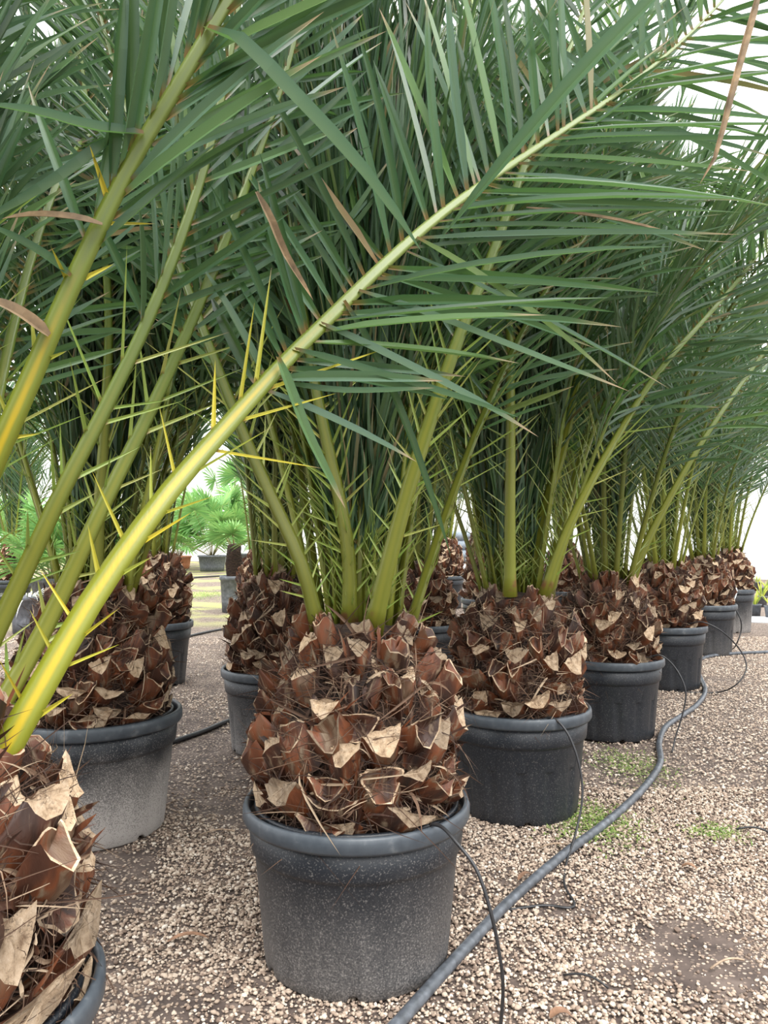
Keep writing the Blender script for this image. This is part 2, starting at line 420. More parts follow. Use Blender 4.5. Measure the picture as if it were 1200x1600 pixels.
def frond_parts(P, N0, w0, w1, rng, leaf=None, hero=False):
    """petiole mesh data, list of leaflets, list of spines; P evenly spaced points, N0 the upper face's normal"""
    lf = dict(start=0.24, spine0=0.03, spine1=0.27, count=62, len=0.52, width=0.020, a0=58, a1=22, spread=1.0, droop=0.12, spines=11, spine_len=0.13, gravity=None)
    lf.update(leaf or {})
    n = len(P); L = sum((P[i + 1] - P[i]).length for i in range(n - 1))
    frames = []
    Nn = Vector(N0)
    for i in range(n):
        T = (P[min(i + 1, n - 1)] - P[max(i - 1, 0)]).normalized()
        Nn = (Nn - T * Nn.dot(T)).normalized()
        frames.append((P[i], T, Nn.copy(), T.cross(Nn)))

    def at(s):
        u = min(0.9999, max(0, s)) * (n - 1); k = int(u); f = u - k
        a, b = frames[k], frames[min(k + 1, n - 1)]
        return tuple(a[j].lerp(b[j], f) for j in range(4))

    def wid(s):
        base = w0 + (w1 - w0) * (min(1, s / 0.85)) ** 0.75
        return base * (1 + 0.22 * max(0, 1 - s / 0.035) ** 1.5) if s < 0.85 else w1 * (1 - 0.6 * (s - 0.85) / 0.15)

    pet = MB(); vs, ts, fs = [], [], []
    sect = [(-0.5, 0.10, 0), (-0.22, 0.19, 0.55), (0, 0.14, 1), (0.22, 0.19, 0.55), (0.5, 0.10, 0), (0.40, -0.2, 0), (0, -0.36, 0.0), (-0.40, -0.2, 0)]
    r = rng.random()
    for i in range(n):
        s = i / (n - 1); p, T, U, S = frames[i]; w = wid(s)
        th = 1.0 + 0.25 * s
        for (x, y, e) in sect:
            vs.append(p + S * (x * w) + U * (y * w * th)); ts.append((r, s, e))
    k = len(sect)
    for i in range(n - 1):
        for j in range(k):
            q = (j + 1) % k; fs.append((i * k + j, i * k + q, (i + 1) * k + q, (i + 1) * k + j))
    fs.append(tuple(range(k))[::-1]); fs.append(tuple((n - 1) * k + j for j in range(k)))
    pet.add(vs, fs, ts)
    leaves, spines = [], []
    nseg = 6 if hero else 4
    for side in (-1, 1):
        for j in range(lf['count']):
            s = lf['start'] + (1 - lf['start']) * ((j + rng.uniform(0.1, 0.9)) / lf['count'])
            u = (s - lf['start']) / (1 - lf['start'])
            p, T, U, S = at(s)
            a = math.radians(lf['a0'] + (lf['a1'] - lf['a0']) * u + rng.gauss(0, 6))
            bb = math.radians(rng.choice((-14, 8, 26)) * lf['spread'] + rng.gauss(0, 6))
            D = (T * math.cos(a) + (S * side * math.cos(bb) + U * math.sin(bb)) * math.sin(a)).normalized()
            le = lf['len'] * min(1, 0.45 + u * 3.2) * (1 - 0.62 * max(0, u - 0.45) / 0.55) * rng.uniform(0.85, 1.12)
            nr = (U * math.cos(bb) - S * side * math.sin(bb) + Vector((rng.gauss(0, .25), rng.gauss(0, .25), rng.gauss(0, .25)))).normalized()
            dr = -U * (lf['droop'] * rng.uniform(0.2, 1.4))
            if lf['gravity']: dr = dr * 0.3 + Vector((0, 0, -1)) * lf['gravity'] * rng.uniform(0.3, 1.5)
            sd = S * rng.gauss(0, 0.04)
            leaves.append((blade_path(p + S * side * wid(s) * 0.42, D, le, dr, nseg, sd), nr, lf['width'] * rng.uniform(0.8, 1.15) * (1 - 0.3 * max(0, u - 0.6)), rng.random()))
        for j in range(lf['spines']):
            s = lf['spine0'] + (lf['spine1'] - lf['spine0']) * ((j + rng.uniform(0.1, 0.9)) / lf['spines'])
            u = (s - lf['spine0']) / (lf['spine1'] - lf['spine0'])
            p, T, U, S = at(s)
            a = math.radians(rng.uniform(28, 62)); bb = math.radians(rng.uniform(-20, 55))
            D = (T * math.cos(a) + (S * side * math.cos(bb) + U * math.sin(bb)) * math.sin(a)).normalized()
            le = lf['spine_len'] * (0.6 + 1.5 * u * u) * rng.uniform(0.7, 1.3)
            spines.append((blade_path(p + S * side * wid(s) * 0.40, D, le, Vector((0, 0, 0)), 4), U, rng.uniform(0.0055, 0.0095), rng.random()))
    return pet, leaves, spines


def sprof(t): return 1.0 - t * 0.75 if t < 1 else 0


# generic fronds, shared by every palm
GEN = {}


def make_generic(key, L, bend, power, leaf, seed):
    rng = random.Random(seed); n = 16
    p = Vector((0, 0, 0)); P = [p.copy()]; lean = rng.uniform(-0.12, 0.12)
    for i in range(1, n):
        s = i / (n - 1); th = math.radians(bend) * s ** power
        p = p + Vector((lean * s, math.sin(th), math.cos(th))).normalized() * (L / (n - 1)); P.append(p.copy())
    pet, lv, sp = frond_parts(P, Vector((0, -1, 0.05)), *leaf.pop('w', (0.040, 0.009)), rng, leaf)
    a, b = MB(), MB()
    for x in lv: leaflet(a, *x)
    for x in sp: leaflet(b, *x, fold=0.7, prof=sprof)
    GEN.setdefault(key, []).append((pet.mesh('frond', M['petiole']), a.mesh('leaflets', M['leaf'], False), b.mesh('spines', M['spine'], False)))


for k in range(4): make_generic('tight', 2.3 + 0.15 * k, 4 + 3 * k, 1.8, dict(a0=17, a1=11, len=0.46, width=0.017, count=70, droop=0.02, start=0.09, spine0=0.02, spine1=0.12, spines=8, spread=1.6, w=(0.022, 0.007)), 10 + k)
for k in range(5): make_generic('mid', 2.5 + 0.12 * k, 20 + 9 * k, 2.3, dict(a0=48, a1=22, len=0.52, count=70, width=0.019, start=0.27, spine1=0.30, spines=12, spine_len=0.17), 30 + k)
for k in range(4): make_generic('outer', 2.5 + 0.12 * k, 52 + 10 * k, 2.0, dict(a0=57, a1=26, len=0.54, count=70, droop=0.14, width=0.019, start=0.27, spine1=0.30, spines=12, spine_len=0.17), 50 + k)


def add_generic(palm, key, idx, loc, az, tilt, sc, roll=0):
    pm, lm, sm = GEN[key][idx % len(GEN[key])]
    fr = link('frond', pm, palm)
    fr.matrix_local = Matrix.Translation(loc) @ Matrix.Rotation(az - PI / 2, 4, 'Z') @ Matrix.Rotation(-tilt, 4, 'X') @ Matrix.Rotation(roll, 4, 'Z') @ Matrix.Scale(sc, 4)
    a = link('leaflets', lm, fr); a['kind'] = 'stuff'
    b = link('spines', sm, fr); b['kind'] = 'stuff'
    return fr


def hero_frond(palm, pts, N0, w0, w1, seed, leaf=None, yellow=False, extra=(), n=40, maxleaf=96):
    rng = random.Random(seed)
    P, L = catmull([W(*p) - palm.location for p in pts], n)
    pet, lv, sp = frond_parts(P, Vector(N0), w0, w1, rng, leaf, True)
    fr = pet.build('frond', M['petiole_yellow' if yellow else 'petiole'], palm)
    if yellow: fr['label'] = 'yellow-green frond with a thick golden midrib'
    nex = 0
    for path, w, *dryflag in extra:
        q, _ = catmull([W(*p) - palm.location for p in path], 8)
        if dryflag:
            mb = MB(); leaflet(mb, q, Vector((0.2, -0.8, 0.5)), w, 0.5); d = mb.build('leaflet', M['dry_pale'], fr, False); d['label'] = 'dried brown leaflet'
            continue
        lv.append((q, Vector((0.2, -0.8, 0.5)), w, rng.random())); nex += 1
    rest = MB()
    if len(lv) > maxleaf:
        order = sorted(range(len(lv)), key=lambda i: rng.random() if i < len(lv) - nex else -1)
    else: order = range(len(lv))
    for c, i in enumerate(order):
        if c < maxleaf:
            mb = MB(); leaflet(mb, *lv[i]); mb.build('leaflet', M['leaf'], fr, False)
        else: leaflet(rest, *lv[i])
    if rest.v: rest.build('leaflets', M['leaf'], fr, False)['kind'] = 'stuff'
    for x in sp:
        mb = MB(); leaflet(mb, *x, fold=0.7, prof=sprof); mb.build('spine', M['spine_yellow' if yellow else 'spine'], fr, False)
    return fr


# ------------------------------------------------------------------ leaf-base stubs (shared mesh variants)
def stub_mesh(seed, kind):
    rng = random.Random(seed); mb = MB()
    k, st = 16, 6
    up = {'low': 0.30, 'mid': 0.70, 'high': 1.35}[kind]
    wb, wt = {'low': (0.082, 0.062), 'mid': (0.078, 0.048), 'high': (0.062, 0.036)}[kind]
    tb, tt = {'low': (0.026, 0.022), 'mid': (0.034, 0.030), 'high': (0.032, 0.029)}[kind]
    wb *= rng.uniform(0.85, 1.15); wt *= rng.uniform(0.75, 1.2); tt *= rng.uniform(0.75, 1.25)
    ln = rng.uniform(0.075, 0.125)
    el0 = math.atan(up) - 0.15; el1 = math.atan(up) + rng.uniform(0.1, 0.5)
    p = Vector((0, -0.03, -0.035)); vs = []; ring = []
    skew = rng.uniform(-0.25, 0.25); slant = rng.uniform(0.2, 0.9); hollow = rng.random() < 0.5; lop = rng.uniform(-0.25, 0.25)
    for i in range(st):
        t = i / (st - 1); el = el0 + (el1 - el0) * t
        D = Vector((skew * t, math.cos(el), math.sin(el))).normalized()
        X = Vector((1, 0, 0)); U = X.cross(D).normalized()
        if i: p = p + D * ln / (st - 1)
        hw = wb + (wt - wb) * t ** 0.7; ht = tb + (tt - tb) * t
        rg = []
        for j in range(k):
            a = 2 * PI * j / k; cx = math.cos(a); sy = math.sin(a)
            eye = (1 - abs(cx) ** 3) * 0.75 + 0.25
            y = sy * eye * ht * (1.2 if sy < 0 else 0.55) + abs(cx) ** 2 * ht * 0.5
            q = p + X * (cx * hw) + U * y + Vector((rng.gauss(0, .0018), rng.gauss(0, .0018), rng.gauss(0, .0018)))
            if i >= st - 2:
                q = q + D * (y * slant + cx * hw * lop) * (1 if i == st - 1 else 0.4)
            if i == st - 1: q = q + D * rng.gauss(0, 0.0045)
            rg.append(q)
        ring.append(rg); vs += rg
    fs = []
    for i in range(st - 1):
        for j in range(k):
            q = (j + 1) % k; fs.append((i * k + j, i * k + q, (i + 1) * k + q, (i + 1) * k + j))
    mb.add(vs, fs)
    top = ring[-1]; c = sum(top, Vector()) / k
    D = Vector((0, math.cos(el1), math.sin(el1)))
    mid_ = [q.lerp(c, 0.22) + D * rng.gauss(-0.002, 0.003) for q in top]
    inner = [q.lerp(c, 0.6) + D * rng.gauss(-0.003, 0.004) for q in top]
    if hollow:
        mid_ = [q.lerp(c, rng.uniform(0.07, 0.17)) + D * rng.gauss(-0.001, 0.002) for q in top]
        inner = [q.lerp(c, 0.42) - D * rng.uniform(0.010, 0.020) for q in top]; c = c - D * 0.02
    fs2 = []
    for q0 in (0, k):
        fs2 += [(q0 + j, q0 + (j + 1) % k, q0 + k + (j + 1) % k, q0 + k + j) for j in range(k)]
    fs2 += [(2 * k + j, 2 * k + (j + 1) % k, 3 * k) for j in range(k)]
    mb.add(top + mid_ + inner + [c - D * 0.004], fs2, None, 1)
    if hollow: mb.m[-2 * k:] = [0] * (2 * k)
    # torn shreds of the old sheath along both sides
    for side in (-1, 1):
        for q in range(rng.randint(0, 2)):
            b0 = Vector((side * wb * rng.uniform(0.7, 1.0), 0.0, -0.03 + 0.02 * q))
            D2 = Vector((side * rng.uniform(-0.6, 0.5), rng.uniform(0.3, 0.9), rng.uniform(0.3, 1.0))).normalized()
            leaflet(mb, blade_path(b0, D2, rng.uniform(0.05, 0.10), Vector((side * rng.gauss(0, 0.5), rng.gauss(-0.1, 0.3), rng.gauss(0, 0.4))), 5), Vector((0, 1, 0.2)), rng.uniform(0.006, 0.016), 0.5, 0.3)
            mb.m[-(4 * 2):] = [0] * 8
    return mb.mesh('leaf_base', [M['bark'], M['cut']], True)


STUB = {kd: [stub_mesh(100 * i + s, kd) for s in range(7)] for i, kd in enumerate(('low', 'mid', 'high'))}


def trunk_radius(h, R):
    """h 0..1 from soil to crown"""
    pts = [(0, 0.90), (0.15, 1.0), (0.42, 1.0), (0.7, 0.88), (0.88, 0.72), (1.0, 0.52)]
    for (a, x), (b, y) in zip(pts, pts[1:]):
        if h <= b: return R * (x + (y - x) * (h - a) / (b - a))
    return R * 0.5


def make_trunk(palm, z0, z1, R, seed, detail):
    rng = random.Random(seed)
    mb = MB(); prof = [(trunk_radius(i / 12, R) * 0.90, z0 - 0.04 + (z1 - z0 + 0.04) * i / 12) for i in range(13)] + [(0.01, z1 + 0.015)]
    ph = [rng.uniform(0, 6) for _ in range(4)]
    lathe(mb, prof, 40, lambda a, j, r, z: (r * (1 + 0.03 * math.sin(5 * a + ph[0] + z * 22) + 0.025 * math.sin(9 * a + ph[1] - z * 31)), z))
    tr = mb.build('trunk', M['trunk'], palm)
    H = z1 - z0
    n = int(105 * H / 0.46 * (R / 0.25))
    joined = MB() if detail < 1 else None
    for i in range(n):
        h = (i + 0.5) / n; a = i * 2.39996 + rng.gauss(0, 0.10)
        hh = 0.02 + 0.98 * h + rng.gauss(0, 0.012)
        kd = 'low' if hh < 0.30 + rng.gauss(0, .07) else ('mid' if hh < 0.66 + rng.gauss(0, .07) else 'high')
        r = trunk_radius(min(1, hh), R) * 0.93; z = z0 + hh * H
        sx = rng.uniform(0.62, 1.08) * (R / 0.25) ** 0.5
        mtx = Matrix.Translation((r * math.cos(a), r * math.sin(a), z)) @ Matrix.Rotation(a - PI / 2, 4, 'Z') @ Matrix.Rotation(rng.gauss(0, 0.22), 4, 'Y') @ Matrix.Rotation(rng.gauss(0.05, 0.16), 4, 'X') \
            @ Matrix.Diagonal((sx, rng.uniform(0.8, 1.15), rng.uniform(0.85, 1.2), 1))
        me = rng.choice(STUB[kd])
        if joined is None:
            o = link('leaf_base', me, tr); o.matrix_local = mtx
        else:
            joined.add([mtx @ v.co for v in me.vertices], [])
            k = len(joined.v) - len(me.vertices)
            for p in me.polygons:
                joined.f.append(tuple(q + k for q in p.vertices)); joined.m.append(p.material_index)
    if joined is not None:
        o = joined.build('leaf_bases', [M['bark'], M['cut']], tr, True); o['kind'] = 'stuff'
    # loose fibre between the stubs
    fb = MB(); cnt = int({2: 3200, 1: 1200, 0: 250}[detail])
    for i in range(cnt):
        h = rng.random() ** 1.1; a = rng.uniform(0, 2 * PI); r = trunk_radius(h, R) * rng.uniform(0.93, 1.08)
        p = Vector((r * math.cos(a), r * math.sin(a), z0 + h * H))
        o_ = Vector((math.cos(a), math.sin(a), 0)); t_ = Vector((-math.sin(a), math.cos(a), 0))
        D = (t_ * rng.gauss(0, 1) + o_ * rng.uniform(0.1, 0.7) + Vector((0, 0, rng.gauss(0.05, 0.5)))).normalized()
        le = rng.uniform(0.03, 0.105); B = t_ * rng.gauss(0, 0.9) - o_ * rng.uniform(0, 0.7) + Vector((0, 0, rng.gauss(-0.4, 0.7)))
        wide = rng.random() < 0.045
        leaflet(fb, blade_path(p, D, le, B, 5 if detail == 2 else 4), o_, rng.uniform(0.004, 0.010) if wide else rng.uniform(0.0014, 0.0032), min(1, max(0, rng.gauss(0.5 if not wide else 0.75, 0.25))), 0.3)
    o = fb.build('fibre', M['fibre'], tr, False); o['kind'] = 'stuff'
    return tr


# ------------------------------------------------------------------ pots
POTS = {}


def pot_meshes(D, hp, ribs):
    key = (D, hp, ribs)
    if key in POTS: return POTS[key]
    R = D / 2
    prof = [(0.02 * R, 0.012), (0.72 * R, 0.012), (0.785 * R, 0.0), (0.80 * R, 0.006), (0.815 * R, 0.10 * hp), (0.86 * R, 0.45 * hp), (0.893 * R, 0.695 * hp), (0.897 * R, 0.705 * hp),
            (0.925 * R, 0.722 * hp), (0.93 * R, 0.74 * hp), (0.952 * R, 0.93 * hp), (0.93 * R, 0.93 * hp), (0.90 * R, 0.72 * hp), (0.86 * R, 0.5 * hp)]

    def mod(a, j, r, z):
        if ribs and 4 <= j <= 6:
            s = math.sin(a * 14); r -= 0.008 * (1 if s > 0.75 else (0 if s < 0.45 else (s - 0.45) / 0.3))
        if j in (2, 3) and abs(((a * 6 / (2 * PI)) % 1) - 0.5) < 0.07: z += 0.014
        return r, z
    mb = MB(); lathe(mb, prof, 168, mod)
    rim = MB(); z0, z1 = 0.895 * hp, hp
    lathe(rim, [(0.955 * R, z0), (0.985 * R, z0), (1.0 * R, z0 + 0.008), (1.0 * R, z1 - 0.014), (0.992 * R, z1 - 0.005), (0.978 * R, z1), (0.958 * R, z1), (0.945 * R, z1 - 0.006), (0.938 * R, z1 - 0.025), (0.935 * R, z0)], 96, None, 0, True)
    inner = MB(); rI = 0.875 * R; zi = hp * 0.985
    lathe(inner, [(rI, 0.80 * hp), (rI * 1.01, zi - 0.012), (rI * 1.028, zi - 0.010), (rI * 1.03, zi - 0.002), (rI * 1.018, zi + 0.003), (rI * 0.985, zi + 0.003), (rI * 0.975, zi - 0.005), (rI * 0.965, 0.80 * hp)], 80, None, 0, True)
    soil = MB(); rg = random.Random(5)
    lathe(soil, [(0.94 * R, 0.925 * hp), (0.91 * R, 0.935 * hp), (0.88 * R, 0.93 * hp), (0.80 * R, 0.935 * hp), (0.5 * R, 0.94 * hp), (0.01, 0.94 * hp)], 72, lambda a, j, r, z: (r, z + rg.uniform(-0.006, 0.006)))
    POTS[key] = (mb.mesh('pot', M['pot']), rim.mesh('rim', M['rim']), inner.mesh('inner_pot', M['pot']), soil.mesh('soil', M['soil']))
    return POTS[key]


def make_pot(palm, D, hp, ribs, dust):
    a, r, i, s = pot_meshes(D, hp, ribs)
    pot = link('pot', a, palm); pot.color = (dust, 0, 0, 1)
    link('rim', r, pot)
    ip = link('inner_pot', i, palm); ip.color = (0.1, 0, 0, 1)
    link('soil', s, palm)
    return pot


def ground_spot(px, yb, D):
    z = CAM_H * F / (yb - 840) + 0.4 * D
    return Vector(((px - 600) / F * z, z, 0))


GROUP = 'potted date palms in the nursery rows'


def make_palm(label, px, yb, D, hp, top, R, seed, detail, fronds=30, ribs=True, dust=0.35, az=None, loc=None, fs=1.0, spread=1.0, low_outer=True):
    loc = loc or ground_spot(px, yb, D)
    palm = thing('potted_date_palm', label, 'palm', loc, GROUP)
    make_pot(palm, D, hp, ribs, dust)
    z0 = 0.93 * hp; z1 = z0 + top
    make_trunk(palm, z0, z1, R, seed, detail)
    rng = random.Random(seed + 7)
    for j in range(fronds):
        f = j / fronds; a = j * 2.39996 + seed
        if az:
            a = math.radians(az[0] + (az[1] - az[0]) * ((j * 0.618) % 1))
        key = 'outer' if (f < 0.17 and low_outer) else ('mid' if f < 0.50 else 'tight')
        r = R * (0.50 * (1 - f) + 0.03)
        tilt = math.radians((1.5 + 15 * (1 - f) ** 1.8) * spread + rng.gauss(0, 2.0))
        add_generic(palm, key, rng.randrange(9), (r * math.cos(a), r * math.sin(a), z1 - 0.05 + 0.05 * f - 0.02), a, max(0.0, tilt), fs * rng.uniform(0.88, 1.08), rng.gauss(0, 0.25))
    return palm


# ------------------------------------------------------------------ the setting: ground, film wall
def value_noise(x, y, seed=1):
    rs = np.random.RandomState(seed); g = rs.rand(64, 64)
    xi = np.floor(x).astype(int); yi = np.floor(y).astype(int); fx = x - xi; fy = y - yi
    fx = fx * fx * (3 - 2 * fx); fy = fy * fy * (3 - 2 * fy)
    a = g[xi % 64, yi % 64]; b_ = g[(xi + 1) % 64, yi % 64]; c = g[xi % 64, (yi + 1) % 64]; d = g[(xi + 1) % 64, (yi + 1) % 64]
    return a * (1 - fx) * (1 - fy) + b_ * fx * (1 - fy) + c * (1 - fx) * fy + d * fx * fy


gm = MB()
xs = np.concatenate([np.linspace(-45, -5, 12), np.linspace(-4.5, 5, 90), np.linspace(5.5, 45, 12)]); ys = np.concatenate([np.linspace(-8, 0.4, 6), np.linspace(0.5, 9, 90), np.linspace(9.5, 60, 18)])
XX, YY = np.meshgrid(xs, ys)
ZZ = (value_noise(XX * 1.3 + 7, YY * 1.3, 3) - 0.5) * 0.012 + (value_noise(XX * 5, YY * 5, 4) - 0.5) * 0.008 - 0.004
nx = len(xs)
gm.add(np.stack([XX, YY, ZZ], -1).reshape(-1, 3).tolist(), [(j * nx + i, j * nx + i + 1, (j + 1) * nx + i + 1, (j + 1) * nx + i) for j in range(len(ys) - 1) for i in range(nx - 1)])
ground = gm.build('ground', M['ground']); ground['kind'] = 'structure'

wm = MB()
for (x0, x1, y0, y1) in ((-34, 20, 57.0, 11.6),):
    wm.add([(x0, y0, 0), (x1, y1, 0), (x1, y1, 7), (x0, y0, 7), (x0, y0 + .06, 0), (x1, y1 + .06, 0), (x1, y1 + .06, 7), (x0, y0 + .06, 7)],
           [(0, 1, 2, 3), (5, 4, 7, 6), (3, 2, 6, 7), (1, 5, 6, 2), (4, 0, 3, 7)])
wall = wm.build('wall_back', M['film'], None, False); wall['kind'] = 'structure'

# gravel: 300 stones one by one, the rest joined
ICO_V, ICO_F = None, None
ph_ = (1 + 5 ** 0.5) / 2
ICO_V = np.array([(-1, ph_, 0), (1, ph_, 0), (-1, -ph_, 0), (1, -ph_, 0), (0, -1, ph_), (0, 1, ph_), (0, -1, -ph_), (0, 1, -ph_), (ph_, 0, -1), (ph_, 0, 1), (-ph_, 0, -1), (-ph_, 0, 1)]) / (1 + ph_ ** 2) ** 0.5
ICO_F = np.array([(0, 11, 5), (0, 5, 1), (0, 1, 7), (0, 7, 10), (0, 10, 11), (1, 5, 9), (5, 11, 4), (11, 10, 2), (10, 7, 6), (7, 1, 8), (3, 9, 4), (3, 4, 2), (3, 2, 6), (3, 6, 8), (3, 8, 9), (4, 9, 5), (2, 4, 11), (6, 2, 10), (8, 6, 7), (9, 8, 1)])
OCT_V = np.array([(1, 0, 0), (0, 1, 0), (-1, 0, 0), (0, -1, 0), (0, 0, 1)], float)
OCT_F = np.array([(0, 1, 4), (1, 2, 4), (2, 3, 4), (3, 0, 4)])


def stones(n, y0, y1, rs, size, V, Fc, name):
    t = rs.rand(n * 3); y = (y0 ** 2 + t * (y1 ** 2 - y0 ** 2)) ** 0.5
    x = (rs.rand(n * 3) - 0.5) * (y * 1.12 + 0.5)
    d = 0.5 * value_noise(x * 2.2 + 20, y * 2.2, 11) + 0.35 * value_noise(x * 6, y * 6, 12) + 0.15 * value_noise(x * 17, y * 17, 13) + 0.13 * np.clip(x, -1, 1.0) + 0.0
    d -= 0.5 * np.exp(-(((x - 0.86) / 0.16) ** 2 + ((y - 2.12) / 0.30) ** 2)) + 0.22 * np.exp(-(((x - 0.62) / 0.25) ** 2 + ((y - 1.95) / 0.12) ** 2))
    keep = (rs.rand(len(x)) < np.clip((d - 0.30) / 0.30, 0.06, 1)); x, y = x[keep][:n], y[keep][:n]; n = len(x)
    s = size * np.exp(rs.randn(n) * 0.32); s = np.minimum(s, size * 2)
    nv = len(V)
    P = V[None] * (1 + rs.randn(n, nv, 1) * 0.13) * s[:, None, None] * (np.array([1, 0.8, 0.62]) * (1 + rs.randn(n, 1, 3) * 0.14))
    a = rs.rand(n) * 2 * PI; ca, sa = np.cos(a), np.sin(a)
    b_ = rs.randn(n) * 0.25; cb, sb = np.cos(b_), np.sin(b_)
    X = P[..., 0] * cb[:, None] - P[..., 2] * sb[:, None]; Z = P[..., 0] * sb[:, None] + P[..., 2] * cb[:, None]
    P = np.stack([X * ca[:, None] - P[..., 1] * sa[:, None], X * sa[:, None] + P[..., 1] * ca[:, None], Z], -1)
    P[..., 0] += x[:, None]; P[..., 1] += y[:, None]; P[..., 2] += (s * 0.30)[:, None]
    Fa = (Fc[None] + (np.arange(n) * nv)[:, None, None]).reshape(-1)
    me = bpy.data.meshes.new(name); me.vertices.add(n * nv); me.vertices.foreach_set('co', P.astype(np.float32).ravel())
    nf = n * len(Fc); me.loops.add(nf * 3); me.loops.foreach_set('vertex_index', Fa.astype(np.int32))
    me.polygons.add(nf); me.polygons.foreach_set('loop_start', np.arange(nf, dtype=np.int32) * 3)
    me.materials.append(M['stone']); me.update(calc_edges=True)
    at = me.color_attributes.new('tone', 'FLOAT_COLOR', 'POINT'); cc = np.ones((n, nv, 4), np.float32); cc[..., :3] = (rs.rand(n) * 0.98)[:, None, None]
    at.data.foreach_set('color', cc.ravel())
    o = link(name, me, ground); o['kind'] = 'stuff'; return o


rs = np.random.RandomState(4)
stones(62000, 1.25, 3.4, rs, 0.0046, ICO_V, ICO_F, 'gravel')
stones(80000, 3.3, 8.5, rs, 0.0060, OCT_V, OCT_F, 'gravel')
SM = []
rng = random.Random(8)
for k in range(6):
    mb = MB(); mb.add([Vector(v) * (1 + rng.gauss(0, 0.12)) for v in ICO_V], [tuple(f) for f in ICO_F.tolist()]); SM.append(mb.mesh('stone', M['stone'], False))
for k in range(300):
    y = 1.35 + 1.1 * rng.random() ** 1.3; x = rng.uniform(-0.50, 0.52) * y
    if (x + 0.07) ** 2 + (y - 2.07) ** 2 < 0.27 ** 2: y = 1.38 + 0.3 * rng.random()
    s = rng.uniform(0.0065, 0.0105)
    o = link('stone', rng.choice(SM), ground)
    o.matrix_local = Matrix.Translation((x, y, s * 0.35)) @ Matrix.Rotation(rng.uniform(0, 6.28), 4, 'Z') @ Matrix.Diagonal((s, s * rng.uniform(.65, .95), s * rng.uniform(.5, .75), 1))

# ------------------------------------------------------------------ the palms
front = make_palm('date palm in the speckled charcoal pot at centre front, orange cut stubs, wide yellow-green petioles', 558, 1555, 0.60, 0.405, 0.475, 0.240, 1, 2, 34, False, 0.42, az=(15, 165), fs=0.95)
second = make_palm('date palm in ribbed pot right behind the centre front palm, with one straight upright petiole', 805, 1287, 0.60, 0.415, 0.47, 0.240, 2, 2, 32, True, 0.14, az=(-25, 190))
third = make_palm('third date palm along the irrigation pipe, dark pot standing inside the pipe bend', 949, 1158, 0.60, 0.43, 0.46, 0.238, 3, 2, 26, True, 0.14)
fourth = make_palm('fourth palm from the front beside the pipe, dark pot where the long hose loop starts', 1036, 1079, 0.60, 0.455, 0.46, 0.235, 4, 1, 24, True, 0.12)
fifth = make_palm('fifth palm from the front along the pipe, last but one of the row', 1097, 1025, 0.60, 0.47, 0.46, 0.235, 5, 1, 22, True, 0.3)
sixth = make_palm('last palm of the right row, tall dusty pot with a white tube, beside small seedlings', 1135, 989, 0.60, 0.50, 0.46, 0.25, 6, 1, 22, True, 0.6)
left = make_palm('date palm in the wide pale dusty pot at left, behind the yellow spiny petiole', 151, 1328, 0.65, 0.438, 0.50, 0.245, 7, 2, 36, False, 1.0, az=(-10, 210))
leftback = make_palm('date palm in dark pot behind the wide dusty pot, beside the fan palm opening', 240, 1075, 0.60, 0.465, 0.52, 0.25, 8, 1, 32, True, 0.25, spread=0.55, low_outer=False)
corner = make_palm('date palm cut off by the lower left corner, shaggy trunk and long yellow spiny fronds', 0, 0, 0.60, 0.42, 0.42, 0.245, 9, 2, 24, False, 0.35, az=(95, 250), loc=Vector((-0.728, 1.154, 0)), fs=0.95)
centreback = make_palm('date palm in grey ribbed pot behind the centre front trunk, soil showing between two rims', 437, 1183, 0.60, 0.42, 0.50, 0.235, 10, 2, 24, True, 0.5, spread=0.55, low_outer=False)
cb2 = make_palm('date palm behind the grey ribbed pot, its curly red-brown trunk overlapping a pale rim', 410, 1006, 0.60, 0.45, 0.50, 0.235, 11, 1, 22, True, 0.4, spread=0.55, low_outer=False)
cb3 = make_palm('date palm in dark navy pot seen between the front two trunks, shaded dark trunk', 655, 1074, 0.60, 0.45, 0.47, 0.235, 12, 1, 26, True, 0.1, spread=0.75, low_outer=False)
cb4 = make_palm('distant date palm in shiny grey pot in front of the ribbed pipe stack', 696, 951, 0.60, 0.50, 0.60, 0.25, 13, 0, 24, True, 0.2, spread=0.75, low_outer=False)
cb5 = make_palm('date palm with pale grey pot rim showing left of the second trunk', 766, 1013, 0.60, 0.48, 0.50, 0.235, 14, 1, 24, True, 0.3, spread=0.75, low_outer=False)
cb6 = make_palm('distant date palm with bright orange-red trunk right of the ribbed pipe stack', 752, 935, 0.60, 0.50, 0.80, 0.24, 15, 0, 20, True, 0.2, spread=0.75, low_outer=False)
cb7 = make_palm('date palm in black pot in the gap between the second and third palms', 880, 990, 0.60, 0.48, 0.52, 0.235, 16, 0, 24, True, 0.1, spread=0.75, low_outer=False)
fl = make_palm('far date palm at the left edge, narrow brown trunk among fine green fans', 22, 955, 0.55, 0.46, 0.55, 0.2, 17, 0, 16, True, 0.2)

